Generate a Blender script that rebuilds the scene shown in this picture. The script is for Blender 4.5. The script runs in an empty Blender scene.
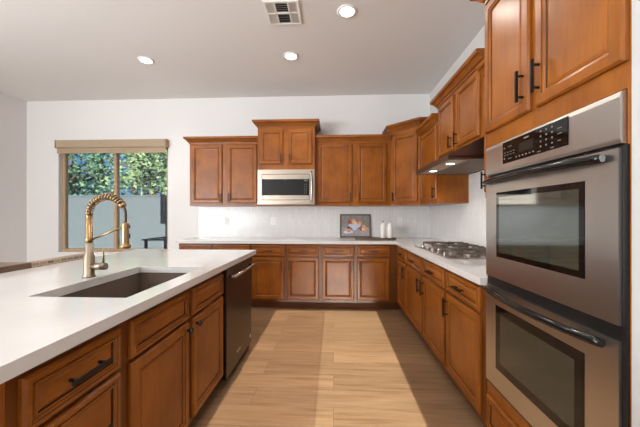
import bpy, bmesh, math, random
from mathutils import Vector, Matrix
C = bpy.context.scene
COL = C.collection
rnd = random.Random(7)
PI = math.pi

# ------------------------------------------------------------------ camera, sky, sun, lights, exposure
cam_d = bpy.data.cameras.new('camera'); cam = bpy.data.objects.new('camera', cam_d); COL.objects.link(cam)
cam_d.sensor_width = 36; cam_d.lens = 290 / 640 * 36; cam_d.shift_y = 1 / 640; cam_d.clip_start = 0.02
cam.location = (0, 0, 1.262); cam.rotation_euler = (PI / 2, 0, math.radians(2.665))
C.camera = cam
vs = C.view_settings
vs.view_transform = 'Standard'; vs.look = 'None'; vs.gamma = 1; vs.use_curve_mapping = False
vs.exposure = 0.12
C.cycles.use_denoising = True
C.cycles.max_bounces = 8; C.cycles.diffuse_bounces = 5; C.cycles.glossy_bounces = 4
C.cycles.transparent_max_bounces = 12
C.cycles.sample_clamp_indirect = 6

w = bpy.data.worlds.new('sky'); C.world = w; w.use_nodes = True
nt = w.node_tree; nt.nodes.clear()
out = nt.nodes.new('ShaderNodeOutputWorld'); bg = nt.nodes.new('ShaderNodeBackground')
tc = nt.nodes.new('ShaderNodeTexCoord'); sx = nt.nodes.new('ShaderNodeSeparateXYZ'); rp = nt.nodes.new('ShaderNodeValToRGB')
rp.color_ramp.elements[0].position = 0.0; rp.color_ramp.elements[0].color = (0.42, 0.88, 1.50, 1)
rp.color_ramp.elements[1].position = 0.5; rp.color_ramp.elements[1].color = (0.16, 0.36, 0.80, 1)
nt.links.new(tc.outputs['Generated'], sx.inputs[0]); nt.links.new(sx.outputs['Z'], rp.inputs[0])
nt.links.new(rp.outputs[0], bg.inputs[0]); nt.links.new(bg.outputs[0], out.inputs[0])
bg.inputs[1].default_value = 0.42

SUN_EL = math.radians(21.65)
sun_d = bpy.data.lights.new('sun', 'SUN'); sun = bpy.data.objects.new('sun', sun_d); COL.objects.link(sun)
sun_d.energy = 16.0; sun_d.angle = math.radians(0.2); sun_d.color = (1.0, 0.95, 0.87)
sun.rotation_euler = (PI / 2 - SUN_EL, 0, 0)          # shines towards +y and down

def area(name, loc, rot, sx_, sy_, power, col):
    d = bpy.data.lights.new(name, 'AREA'); o = bpy.data.objects.new(name, d); COL.objects.link(o)
    d.shape = 'RECTANGLE'; d.size = sx_; d.size_y = sy_; d.energy = power; d.color = col
    o.location = loc; o.rotation_euler = rot
    return o
# unseen area lights added to brighten the room, tilted up for the ceiling
area('added_fill_rear', (-3.9, -2.93, 1.45), (PI / 2 + 0.8, 0, 0), 1.7, 2.3, 210, (0.93, 0.97, 1.0))
area('added_fill_side', (-4.86, -1.5, 1.55), (PI / 2 + 0.75, 0, -PI / 2), 2.7, 1.8, 350, (0.90, 0.95, 1.0))

# ------------------------------------------------------------------ materials
def new_mat(name):
    m = bpy.data.materials.new(name); m.use_nodes = True
    return m, m.node_tree, m.node_tree.nodes['Principled BSDF']

def srgb(r, g, b):
    f = lambda v: v / 12.92 if v <= 0.04045 else ((v + 0.055) / 1.055) ** 2.4
    return (f(r / 255), f(g / 255), f(b / 255), 1)

def plain(name, col, rough=0.5, metal=0.0, spec=0.5, noise=0.0, nscale=30, bump=0.0, bscale=200, coat=0.0):
    m, t, p = new_mat(name)
    p.inputs['Base Color'].default_value = col; p.inputs['Roughness'].default_value = rough
    p.inputs['Metallic'].default_value = metal; p.inputs['Specular IOR Level'].default_value = spec
    p.inputs['Coat Weight'].default_value = coat
    c = t.nodes.new('ShaderNodeTexCoord')
    if noise:
        n = t.nodes.new('ShaderNodeTexNoise'); n.inputs['Scale'].default_value = nscale; n.inputs['Detail'].default_value = 5
        t.links.new(c.outputs['Object'], n.inputs['Vector'])
        r = t.nodes.new('ShaderNodeValToRGB')
        r.color_ramp.elements[0].position = 0.3; r.color_ramp.elements[1].position = 0.7
        r.color_ramp.elements[0].color = tuple(v * (1 - noise) for v in col[:3]) + (1,)
        r.color_ramp.elements[1].color = tuple(min(1, v * (1 + noise)) for v in col[:3]) + (1,)
        t.links.new(n.outputs['Fac'], r.inputs[0]); t.links.new(r.outputs[0], p.inputs['Base Color'])
    if bump:
        n = t.nodes.new('ShaderNodeTexNoise'); n.inputs['Scale'].default_value = bscale
        t.links.new(c.outputs['Object'], n.inputs['Vector'])
        b = t.nodes.new('ShaderNodeBump'); b.inputs['Strength'].default_value = bump; b.inputs['Distance'].default_value = 0.002
        t.links.new(n.outputs['Fac'], b.inputs['Height']); t.links.new(b.outputs[0], p.inputs['Normal'])
    return m

def wood(name, dark, light, scale, rough=0.32, coat=0.10, contrast=1.0):
    m, t, p = new_mat(name)
    p.inputs['Roughness'].default_value = rough; p.inputs['Coat Weight'].default_value = coat
    p.inputs['Coat Roughness'].default_value = 0.2; p.inputs['Specular IOR Level'].default_value = 0.26
    c = t.nodes.new('ShaderNodeTexCoord'); oi = t.nodes.new('ShaderNodeObjectInfo')
    vm = t.nodes.new('ShaderNodeVectorMath'); vm.operation = 'MULTIPLY_ADD'
    cb = t.nodes.new('ShaderNodeCombineXYZ')
    for i in range(3): t.links.new(oi.outputs['Random'], cb.inputs[i])
    t.links.new(cb.outputs[0], vm.inputs[0]); vm.inputs[1].default_value = (7, 5, 9)
    t.links.new(c.outputs['Object'], vm.inputs[2])
    mp = t.nodes.new('ShaderNodeMapping'); mp.inputs['Scale'].default_value = scale
    t.links.new(vm.outputs[0], mp.inputs['Vector'])
    n = t.nodes.new('ShaderNodeTexNoise'); n.inputs['Scale'].default_value = 3.2; n.inputs['Detail'].default_value = 8
    n.inputs['Roughness'].default_value = 0.62; n.inputs['Distortion'].default_value = 0.35
    t.links.new(mp.outputs[0], n.inputs['Vector'])
    n2 = t.nodes.new('ShaderNodeTexNoise'); n2.inputs['Scale'].default_value = 4.5; n2.inputs['Detail'].default_value = 3
    t.links.new(vm.outputs[0], n2.inputs['Vector'])
    mx = t.nodes.new('ShaderNodeMath'); mx.operation = 'MULTIPLY_ADD'; mx.inputs[1].default_value = 0.38
    t.links.new(n.outputs['Fac'], mx.inputs[0])
    m2 = t.nodes.new('ShaderNodeMath'); m2.operation = 'MULTIPLY'; m2.inputs[1].default_value = 0.62
    t.links.new(n2.outputs['Fac'], m2.inputs[0]); t.links.new(m2.outputs[0], mx.inputs[2])
    r = t.nodes.new('ShaderNodeValToRGB')
    r.color_ramp.elements[0].position = 0.30; r.color_ramp.elements[1].position = 0.68
    r.color_ramp.elements[0].color = dark; r.color_ramp.elements[1].color = light
    t.links.new(mx.outputs[0], r.inputs[0]); t.links.new(r.outputs[0], p.inputs['Base Color'])
    b = t.nodes.new('ShaderNodeBump'); b.inputs['Strength'].default_value = 0.06; b.inputs['Distance'].default_value = 0.001
    t.links.new(n.outputs['Fac'], b.inputs['Height']); t.links.new(b.outputs[0], p.inputs['Normal'])
    return m

WD, WL = srgb(110, 56, 13), srgb(153, 89, 28)
M_WOOD = wood('stained_maple_upright', WD, WL, (16, 16, 1.4))
M_WOODH = wood('stained_maple_sideways', WD, WL, (1.4, 16, 16))
M_GLAZE = wood('stained_maple_glazed_groove', srgb(56, 28, 11), srgb(78, 42, 17), (16, 16, 1.4))
M_INSIDE = wood('maple_shadow_gap', srgb(84, 44, 18), srgb(106, 58, 25), (16, 16, 1.4), coat=0)
M_FRAME = wood('maple_face_frame_shade_toned', srgb(84, 41, 11), srgb(112, 62, 23), (16, 16, 1.4))  # dark glaze plus the shade between fronts, both put into the colour
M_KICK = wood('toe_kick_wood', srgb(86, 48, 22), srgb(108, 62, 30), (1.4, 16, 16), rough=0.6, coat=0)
M_QUARTZ = plain('white_quartz', srgb(207, 204, 202), 0.08, noise=0.03, nscale=4, spec=0.5)
M_WALL = plain('white_wall_paint', srgb(226, 224, 222), 0.75, bump=0.15, bscale=120)
M_WALLN = plain('pale_wall_paint', srgb(214, 210, 206), 0.7, bump=0.15, bscale=120)
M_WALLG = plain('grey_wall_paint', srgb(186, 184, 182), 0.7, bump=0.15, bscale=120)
M_CEIL = plain('white_ceiling_paint', srgb(226, 223, 220), 0.8, bump=0.2, bscale=90)
M_WHITE = plain('white_plastic', srgb(232, 230, 226), 0.4)
M_BLACK = plain('matte_black_metal', srgb(24, 22, 21), 0.42, metal=0.3)
M_GLOSSB = plain('gloss_black_enamel', srgb(10, 10, 11), 0.12)
M_GLASSB = plain('dark_oven_glass', srgb(10, 9, 9), 0.045, spec=0.4)
M_GLASSIN = plain('upper_oven_glass_reflection_tint', srgb(40, 50, 43), 0.06, spec=1.0)  # same glass as the lower oven; greenish reflection put into the colour
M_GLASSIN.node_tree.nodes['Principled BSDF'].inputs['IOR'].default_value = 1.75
M_GLASSLO = plain('lower_oven_glass_reflection_tint', srgb(52, 50, 40), 0.07, spec=0.5)  # same glass as the upper oven; its dimmer olive reflection is in the colour
M_MARK = plain('pale_print', srgb(120, 118, 114), 0.5)
M_DISPLAY = plain('display_screen', srgb(34, 38, 34), 0.1)
M_CHROME = plain('polished_steel', srgb(205, 200, 193), 0.18, metal=1)
M_IRON = plain('cast_iron', srgb(122, 112, 102), 0.42, metal=0.7, bump=0.2)
M_BURN = plain('burner_aluminium', srgb(150, 144, 136), 0.4, metal=0.8)
M_BRASS = plain('brushed_brass', srgb(160, 130, 92), 0.33, metal=1)
M_NICKEL = plain('champagne_nickel', srgb(150, 137, 120), 0.36, metal=1)
M_HOSE = plain('dark_hose', srgb(70, 54, 38), 0.5)
M_SINK = plain('brown_granite_sink', srgb(102, 88, 76), 0.42, noise=0.25, nscale=220)
M_TAN = plain('tan_window_vinyl', srgb(174, 146, 112), 0.5)
M_SHADE = plain('tan_woven_shade', srgb(168, 148, 124), 0.85, noise=0.12, nscale=160)
M_FRAMEG = plain('grey_brown_wood_frame', srgb(100, 86, 74), 0.6, noise=0.2, nscale=60)
M_BOARD = plain('walnut_board', srgb(92, 72, 54), 0.5, noise=0.25, nscale=25)
M_CERAM = plain('white_ceramic', srgb(228, 224, 218), 0.25)
M_STUCCO = plain('grey_blue_stucco', srgb(70, 76, 80), 0.9, noise=0.06, nscale=6, bump=0.4, bscale=60)
M_PALEST = plain('pale_stucco', srgb(222, 222, 216), 0.9, noise=0.04, nscale=5)
M_PAVE = plain('patio_paving', srgb(168, 158, 146), 0.85, noise=0.1, nscale=3)
M_BARK = plain('tree_bark', srgb(84, 66, 50), 0.9, noise=0.3, nscale=14, bump=0.6, bscale=30)
M_PATIO = plain('charcoal_patio_metal', srgb(52, 54, 58), 0.5, metal=0.4)
M_DARKTOP = wood('dark_ledge_wood', srgb(84, 62, 46), srgb(122, 98, 80), (12, 1.4, 12), rough=0.3)

def steel(name, col, rough, axis):
    m, t, p = new_mat(name)
    p.inputs['Base Color'].default_value = col; p.inputs['Metallic'].default_value = 1
    c = t.nodes.new('ShaderNodeTexCoord'); mp = t.nodes.new('ShaderNodeMapping')
    mp.inputs['Scale'].default_value = (2, 2, 600) if axis == 'x' else (600, 2, 2)
    n = t.nodes.new('ShaderNodeTexNoise'); n.inputs['Scale'].default_value = 1; n.inputs['Detail'].default_value = 2
    t.links.new(c.outputs['Object'], mp.inputs[0]); t.links.new(mp.outputs[0], n.inputs['Vector'])
    mr = t.nodes.new('ShaderNodeMapRange'); mr.inputs['To Min'].default_value = rough - 0.05; mr.inputs['To Max'].default_value = rough + 0.07
    t.links.new(n.outputs['Fac'], mr.inputs[0]); t.links.new(mr.outputs[0], p.inputs['Roughness'])
    return m
M_STEEL = steel('brushed_stainless_steel', srgb(188, 182, 176), 0.30, 'x')
M_DW = steel('dishwasher_dark_steel', srgb(84, 74, 68), 0.32, 'z')
M_FILT = plain('hood_filter_mesh', srgb(150, 140, 130), 0.5, metal=0.75)
M_HOODU = plain('hood_underside_reflection_tone', srgb(186, 176, 166), 0.55, metal=0.75)  # lighter than the canopy: white reflection from below put into the colour
M_MWS = steel('microwave_steel', srgb(172, 160, 146), 0.30, 'x')
M_STEELD = steel('dark_stainless_steel', srgb(112, 103, 97), 0.32, 'z')
M_STEELH = steel('hood_stainless_steel', srgb(128, 112, 102), 0.42, 'x')

def glass(name, tint, refl):
    m = bpy.data.materials.new(name); m.use_nodes = True; t = m.node_tree; t.nodes.clear()
    o = t.nodes.new('ShaderNodeOutputMaterial'); mix = t.nodes.new('ShaderNodeMixShader')
    tr = t.nodes.new('ShaderNodeBsdfTransparent'); gl = t.nodes.new('ShaderNodeBsdfGlossy')
    tr.inputs[0].default_value = tint; gl.inputs['Roughness'].default_value = 0.02
    mix.inputs[0].default_value = refl
    t.links.new(tr.outputs[0], mix.inputs[1]); t.links.new(gl.outputs[0], mix.inputs[2]); t.links.new(mix.outputs[0], o.inputs[0])
    return m
M_PANE = glass('window_glass', (0.93, 0.97, 0.97, 1), 0.025)
M_SCREEN = glass('added_dimming_screen', (0.78, 0.77, 0.75, 1), 0.03)  # screen added to dim the left half of the sun patch

def emit(name, col, s):
    m = bpy.data.materials.new(name); m.use_nodes = True; t = m.node_tree; t.nodes.clear()
    o = t.nodes.new('ShaderNodeOutputMaterial'); e = t.nodes.new('ShaderNodeEmission')
    e.inputs[0].default_value = col; e.inputs[1].default_value = s; t.links.new(e.outputs[0], o.inputs[0])
    return m
M_LAMP = emit('lamp_glow', (1.0, 0.95, 0.87, 1), 9)
M_LAMPH = emit('hood_lamp_glow', (1.0, 0.93, 0.82, 1), 7)

def floor_mat():
    m, t, p = new_mat('oak_plank_floor')
    p.inputs['Roughness'].default_value = 0.38
    c = t.nodes.new('ShaderNodeTexCoord')
    br = t.nodes.new('ShaderNodeTexBrick'); br.offset = 0.37; br.offset_frequency = 2
    br.inputs['Scale'].default_value = 1; br.inputs['Brick Width'].default_value = 1.5; br.inputs['Row Height'].default_value = 0.19
    br.inputs['Mortar Size'].default_value = 0.0012; br.inputs['Mortar Smooth'].default_value = 0.3
    br.inputs['Color1'].default_value = (0, 0, 0, 1); br.inputs['Color2'].default_value = (1, 1, 1, 1); br.inputs['Mortar'].default_value = (0.5, 0.5, 0.5, 1)
    t.links.new(c.outputs['Object'], br.inputs['Vector'])
    mp = t.nodes.new('ShaderNodeMapping'); mp.inputs['Scale'].default_value = (0.9, 14, 1)
    ad = t.nodes.new('ShaderNodeVectorMath'); ad.operation = 'MULTIPLY_ADD'; ad.inputs[1].default_value = (3.1, 5.7, 0)
    t.links.new(br.outputs['Color'], ad.inputs[0]); t.links.new(c.outputs['Object'], ad.inputs[2]); t.links.new(ad.outputs[0], mp.inputs[0])
    n = t.nodes.new('ShaderNodeTexNoise'); n.inputs['Scale'].default_value = 2.2; n.inputs['Detail'].default_value = 9
    n.inputs['Roughness'].default_value = 0.6; n.inputs['Distortion'].default_value = 0.6
    t.links.new(mp.outputs[0], n.inputs['Vector'])
    r = t.nodes.new('ShaderNodeValToRGB'); cr = r.color_ramp
    cr.elements[0].position = 0.22; cr.elements[0].color = srgb(104, 75, 49)
    cr.elements[1].position = 0.74; cr.elements[1].color = srgb(150, 120, 91)
    e = cr.elements.new(0.46); e.color = srgb(134, 104, 76)
    t.links.new(n.outputs['Fac'], r.inputs[0])
    hv = t.nodes.new('ShaderNodeHueSaturation')
    mr = t.nodes.new('ShaderNodeMapRange'); mr.inputs['To Min'].default_value = 0.86; mr.inputs['To Max'].default_value = 1.12
    t.links.new(br.outputs['Color'], mr.inputs[0]); t.links.new(mr.outputs[0], hv.inputs['Value']); t.links.new(r.outputs[0], hv.inputs['Color'])
    mm = t.nodes.new('ShaderNodeMixRGB'); mm.inputs[2].default_value = srgb(88, 64, 44)
    t.links.new(br.outputs['Fac'], mm.inputs[0]); t.links.new(hv.outputs[0], mm.inputs[1]); t.links.new(mm.outputs[0], p.inputs['Base Color'])
    b = t.nodes.new('ShaderNodeBump'); b.inputs['Strength'].default_value = 0.12; b.inputs['Distance'].default_value = 0.002
    iv = t.nodes.new('ShaderNodeMath'); iv.operation = 'SUBTRACT'; t.links.new(n.outputs['Fac'], iv.inputs[0]); t.links.new(br.outputs['Fac'], iv.inputs[1])
    t.links.new(iv.outputs[0], b.inputs['Height']); t.links.new(b.outputs[0], p.inputs['Normal'])
    return m
M_FLOOR = floor_mat()

def brick_mat(name, c1, c2, mortar, bw, rh, ms, rough, axes='XY', bump=0.25, offset=0.5):
    m, t, p = new_mat(name)
    p.inputs['Roughness'].default_value = rough
    c = t.nodes.new('ShaderNodeTexCoord'); sp = t.nodes.new('ShaderNodeSeparateXYZ'); mp = t.nodes.new('ShaderNodeCombineXYZ')
    t.links.new(c.outputs['Object'], sp.inputs[0])
    for i, a in enumerate(axes): t.links.new(sp.outputs[a], mp.inputs[i])
    br = t.nodes.new('ShaderNodeTexBrick'); br.offset = offset
    br.inputs['Scale'].default_value = 1; br.inputs['Brick Width'].default_value = bw; br.inputs['Row Height'].default_value = rh
    br.inputs['Mortar Size'].default_value = ms
    br.inputs['Color1'].default_value = c1; br.inputs['Color2'].default_value = c2; br.inputs['Mortar'].default_value = mortar
    t.links.new(mp.outputs[0], br.inputs['Vector']); t.links.new(br.outputs['Color'], p.inputs['Base Color'])
    b = t.nodes.new('ShaderNodeBump'); b.invert = True; b.inputs['Strength'].default_value = bump; b.inputs['Distance'].default_value = 0.002
    t.links.new(br.outputs['Fac'], b.inputs['Height']); t.links.new(b.outputs[0], p.inputs['Normal'])
    return m
TILE = (srgb(225, 223, 221), srgb(219, 217, 215), srgb(206, 204, 202))
M_TILEB = brick_mat('white_tile_back', *TILE, 0.15, 0.05, 0.0015, 0.22, axes='ZX')
M_TILER = brick_mat('white_tile_right', *TILE, 0.15, 0.05, 0.0015, 0.22, axes='ZY')
M_MOSAIC = brick_mat('brown_mosaic_tile', srgb(172, 148, 126), srgb(112, 88, 72), srgb(190, 178, 164), 0.05, 0.0225, 0.003, 0.4, axes='YZ')

def leaf_mat(name, a, b_):
    m, t, p = new_mat(name)
    p.inputs['Roughness'].default_value = 0.55
    gi = t.nodes.new('ShaderNodeNewGeometry'); r = t.nodes.new('ShaderNodeValToRGB')
    r.color_ramp.elements[0].color = a; r.color_ramp.elements[1].color = b_
    t.links.new(gi.outputs['Random Per Island'], r.inputs[0]); t.links.new(r.outputs[0], p.inputs['Base Color'])
    p.inputs['Subsurface Weight'].default_value = 0.0
    return m
M_LEAF = leaf_mat('green_leaves', srgb(64, 88, 60), srgb(134, 150, 108))
M_LEAFD = leaf_mat('deep_green_leaves', srgb(40, 70, 54), srgb(100, 130, 96))

# ------------------------------------------------------------------ mesh building helpers
class MB:
    def __init__(self, *mats):
        self.bm = bmesh.new(); self.mats = list(mats)
    def mi(self, m):
        if m is None: return 0
        if m not in self.mats: self.mats.append(m)
        return self.mats.index(m)
    def face(self, pts, m=None, smooth=False):
        f = self.bm.faces.new([self.bm.verts.new(p) for p in pts]); f.material_index = self.mi(m); f.smooth = smooth; return f
    def box(self, x0, x1, y0, y1, z0, z1, m=None, bev=0.0):
        x0, x1 = min(x0, x1), max(x0, x1); y0, y1 = min(y0, y1), max(y0, y1); z0, z1 = min(z0, z1), max(z0, z1)
        v = [self.bm.verts.new(p) for p in ((x0,y0,z0),(x1,y0,z0),(x1,y1,z0),(x0,y1,z0),(x0,y0,z1),(x1,y0,z1),(x1,y1,z1),(x0,y1,z1))]
        k = self.mi(m); fs = []
        for q in ((3,2,1,0),(4,5,6,7),(0,1,5,4),(1,2,6,5),(2,3,7,6),(3,0,4,7)):
            f = self.bm.faces.new([v[i] for i in q]); f.material_index = k; fs.append(f)
        if bev:
            es = {e for f in fs for e in f.edges}
            r = bmesh.ops.bevel(self.bm, geom=list(es), offset=bev, segments=2, affect='EDGES', clamp_overlap=True)
            for f in r['faces']: f.material_index = k
        return self
    def tube(self, pts, r, m=None, seg=10, caps=True):
        pts = [Vector(p) for p in pts]; k = self.mi(m); rings = []
        rr = r if isinstance(r, (list, tuple)) else [r] * len(pts)
        up = None
        for i, p in enumerate(pts):
            d = (pts[min(i + 1, len(pts) - 1)] - pts[max(i - 1, 0)]).normalized()
            if up is None:
                up = d.orthogonal().normalized()
            up = (up - d * up.dot(d)); up = up.normalized() if up.length > 1e-6 else d.orthogonal().normalized()
            s = d.cross(up)
            rings.append([self.bm.verts.new(p + (up * math.cos(a) + s * math.sin(a)) * rr[i]) for a in [2 * PI * j / seg for j in range(seg)]])
        for a, b in zip(rings, rings[1:]):
            for j in range(seg):
                f = self.bm.faces.new((a[j], a[(j + 1) % seg], b[(j + 1) % seg], b[j])); f.material_index = k; f.smooth = True
        if caps:
            f = self.bm.faces.new(rings[0][::-1]); f.material_index = k
            f = self.bm.faces.new(rings[-1]); f.material_index = k
        return self
    def lathe(self, cx, cy, prof, m=None, seg=24, axis='z', base=0.0):
        k = self.mi(m); rings = []
        for r, z in prof:
            ring = []
            for j in range(seg):
                a = 2 * PI * j / seg
                if axis == 'z': p = (cx + r * math.cos(a), cy + r * math.sin(a), base + z)
                elif axis == 'y': p = (cx + r * math.cos(a), base + z, cy + r * math.sin(a))
                ring.append(self.bm.verts.new(p))
            rings.append(ring)
        for a, b in zip(rings, rings[1:]):
            for j in range(seg):
                f = self.bm.faces.new((a[j], a[(j + 1) % seg], b[(j + 1) % seg], b[j])); f.material_index = k; f.smooth = True
        for ring in (rings[0][::-1], rings[-1]):
            if (ring[0].co - ring[seg // 2].co).length > 1e-5:
                f = self.bm.faces.new(ring); f.material_index = k
        return self
    def prism(self, poly, x0, x1, m=None, axis='x'):
        """poly: points in the plane across the axis, extruded x0..x1"""
        k = self.mi(m)
        mk = {'x': lambda a, p: (a, p[0], p[1]), 'y': lambda a, p: (p[0], a, p[1]), 'z': lambda a, p: (p[0], p[1], a)}[axis]
        A = [self.bm.verts.new(mk(x0, p)) for p in poly]; B = [self.bm.verts.new(mk(x1, p)) for p in poly]
        n = len(poly)
        for f in [self.bm.faces.new(A[::-1]), self.bm.faces.new(B)] + [self.bm.faces.new((A[i], A[(i + 1) % n], B[(i + 1) % n], B[i])) for i in range(n)]:
            f.material_index = k
        return self
    def rings(self, x0, x1, z0, z1, loops, mats):
        """nested rectangles (inset, y), closed at the last loop; one material per step"""
        prev = None
        for i, (ins, y) in enumerate(loops):
            v = [self.bm.verts.new(p) for p in ((x0 + ins, y, z0 + ins), (x1 - ins, y, z0 + ins), (x1 - ins, y, z1 - ins), (x0 + ins, y, z1 - ins))]
            if prev:
                for j in range(4):
                    f = self.bm.faces.new((prev[j], prev[(j + 1) % 4], v[(j + 1) % 4], v[j])); f.material_index = self.mi(mats[i])
            prev = v
        f = self.bm.faces.new(prev); f.material_index = self.mi(mats[0])
        return self
    def crown(self, path, z0, prof, m=None, dark=None):
        """profile (out, z) swept along a plan path; outward is to the right of the path"""
        k = self.mi(m); P = [Vector((a, b)) for a, b in path]; n = len(P); off = []
        for i in range(n):
            ds = []
            if i > 0: ds.append((P[i] - P[i - 1]).normalized())
            if i < n - 1: ds.append((P[i + 1] - P[i]).normalized())
            ns = [Vector((d.y, -d.x)) for d in ds]
            q = ns[0] if len(ns) == 1 else (ns[0] + ns[1]) / (1 + ns[0].dot(ns[1]))
            off.append(q)
        rows = [[self.bm.verts.new((P[i].x + off[i].x * o, P[i].y + off[i].y * o, z0 + z)) for o, z in prof] for i in range(n)]
        m_ = len(prof)
        for a, b in zip(rows, rows[1:]):
            for j in range(m_):
                f = self.bm.faces.new((a[j], b[j], b[(j + 1) % m_], a[(j + 1) % m_])); f.material_index = self.mi(M_GLAZE) if j in CROWN_GLAZE else k
        self.bm.faces.new(rows[0]).material_index = k; self.bm.faces.new(rows[-1][::-1]).material_index = k
        return self
    def slab(self, xs, ys, solid, z0, z1, m=None):
        """flat slab on a grid of cuts; solid(i, j) tells which cells are filled"""
        k = self.mi(m); V = {}
        def v(i, j, z):
            if (i, j, z) not in V: V[(i, j, z)] = self.bm.verts.new((xs[i], ys[j], z))
            return V[(i, j, z)]
        nx, ny = len(xs) - 1, len(ys) - 1
        S = lambda i, j: 0 <= i < nx and 0 <= j < ny and solid(i, j)
        for i in range(nx):
            for j in range(ny):
                if not S(i, j): continue
                fs = [(v(i,j,z1), v(i+1,j,z1), v(i+1,j+1,z1), v(i,j+1,z1)), (v(i,j+1,z0), v(i+1,j+1,z0), v(i+1,j,z0), v(i,j,z0))]
                if not S(i, j - 1): fs.append((v(i,j,z0), v(i+1,j,z0), v(i+1,j,z1), v(i,j,z1)))
                if not S(i, j + 1): fs.append((v(i+1,j+1,z0), v(i,j+1,z0), v(i,j+1,z1), v(i+1,j+1,z1)))
                if not S(i - 1, j): fs.append((v(i,j+1,z0), v(i,j,z0), v(i,j,z1), v(i,j+1,z1)))
                if not S(i + 1, j): fs.append((v(i+1,j,z0), v(i+1,j+1,z0), v(i+1,j+1,z1), v(i+1,j,z1)))
                for f in fs: self.bm.faces.new(f).material_index = k
        return self
    def build(self, name, parent=None, label=None):
        bmesh.ops.recalc_face_normals(self.bm, faces=self.bm.faces)
        me = bpy.data.meshes.new(name); self.bm.to_mesh(me); self.bm.free()
        for m in self.mats: me.materials.append(m)
        o = bpy.data.objects.new(name, me); COL.objects.link(o)
        if parent is not None: o.parent = parent
        if label: o['label'] = label
        return o

def tag(o, label, cat, group=None):
    o['label'] = label; o['category'] = cat
    if group: o['group'] = group
    return o

def thing(name, label, cat, loc=(0, 0, 0), rz=0.0, group=None):
    o = bpy.data.objects.new(name, None); COL.objects.link(o); o.empty_display_size = 0.1
    o.location = loc; o.rotation_euler = (0, 0, rz)
    return tag(o, label, cat, group)

def struct(o):
    o['kind'] = 'structure'; return o

# ------------------------------------------------------------------ the room
XW, YW, H = 1.45, 4.44, 3.08            # right wall, back wall, ceiling
XL, YR = -4.93, -3.0                    # left wall, rear wall
XE = 0.84                               # face of the wall end beside the oven tower
struct(MB(M_FLOOR).box(XL - 0.15, XW + 0.15, YR - 0.15, YW + 0.15, -0.1, 0).build('floor'))
struct(MB(M_CEIL).box(XL - 0.15, XW + 0.15, YR - 0.15, YW + 0.15, H, H + 0.15).build('ceiling'))
WX0, WX1, WZ0, WZ1 = -4.395, -2.597, 0.66, 2.36     # window opening in the back wall
b = MB(M_WALL)
b.box(XL - 0.15, WX0, YW, YW + 0.15, 0, H).box(WX1, XW + 0.15, YW, YW + 0.15, 0, H)
b.box(WX0, WX1, YW, YW + 0.15, 0, WZ0).box(WX0, WX1, YW, YW + 0.15, WZ1, H)
struct(b.build('wall_back'))
b = MB(M_WALL)                                      # left wall with an opening for the added window
LY0, LY1, LZ0, LZ1 = -2.9, -0.1, 0.6, 2.5
b.box(XL - 0.15, XL, YR, LY0, 0, H).box(XL - 0.15, XL, LY1, YW, 0, H).box(XL - 0.15, XL, LY0, LY1, 0, LZ0).box(XL - 0.15, XL, LY0, LY1, LZ1, H)
struct(b.build('wall_left'))
struct(MB(M_WALLN).box(XW, XW + 0.15, 0.858, YW, 0, H).build('wall_right'))
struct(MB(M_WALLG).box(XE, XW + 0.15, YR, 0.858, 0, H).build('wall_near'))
DX0, DX1, DZ1 = -0.752, 0.556, 2.78                   # added glass door behind the camera, sized to shape the sun patch
b = MB(M_WALLN)
b.box(XL - 0.15, DX0, YR - 0.15, YR, 0, H).box(DX1, XW + 0.15, YR - 0.15, YR, 0, H).box(DX0, DX1, YR - 0.15, YR, DZ1, H)
struct(b.build('wall_rear'))
# unseen parapet added above the back wall to shade the garden wall
struct(MB(M_STUCCO).box(XL - 1.2, XW + 1.2, YW + 0.15, YW + 0.45, H, 4.35).build('added_shade_parapet'))
# added unseen glass door: clear half, and a screened half dimming the sun
d1 = struct(MB(M_TAN).box(DX0, DX1, YR - 0.12, YR - 0.06, DZ1 - 0.03, DZ1).box(-0.121, -0.115, YR - 0.12, YR - 0.06, 0, DZ1 - 0.03).build('added_glass_door'))
MB(M_PANE).box(-0.115, DX1, YR - 0.10, YR - 0.094, 0.0, DZ1 - 0.03).build('glass_pane', d1)
MB(M_SCREEN).box(DX0, -0.121, YR - 0.10, YR - 0.094, 0.0, DZ1 - 0.03).build('dimming_pane', d1)
# unseen window added in the left wall as a source for the daylight
w2 = MB(M_TAN)
w2.box(XL - 0.12, XL - 0.05, LY0, LY0 + 0.05, LZ0, LZ1).box(XL - 0.12, XL - 0.05, LY1 - 0.05, LY1, LZ0, LZ1)
w2.box(XL - 0.12, XL - 0.05, LY0, LY1, LZ0, LZ0 + 0.05).box(XL - 0.12, XL - 0.05, LY0, LY1, LZ1 - 0.05, LZ1).box(XL - 0.12, XL - 0.05, -1.525, -1.475, LZ0, LZ1)
w2 = struct(w2.build('added_side_window'))
MB(M_PANE).box(XL - 0.09, XL - 0.084, LY0 + 0.05, LY1 - 0.05, LZ0 + 0.05, LZ1 - 0.05).build('glass_pane', w2)
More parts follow.
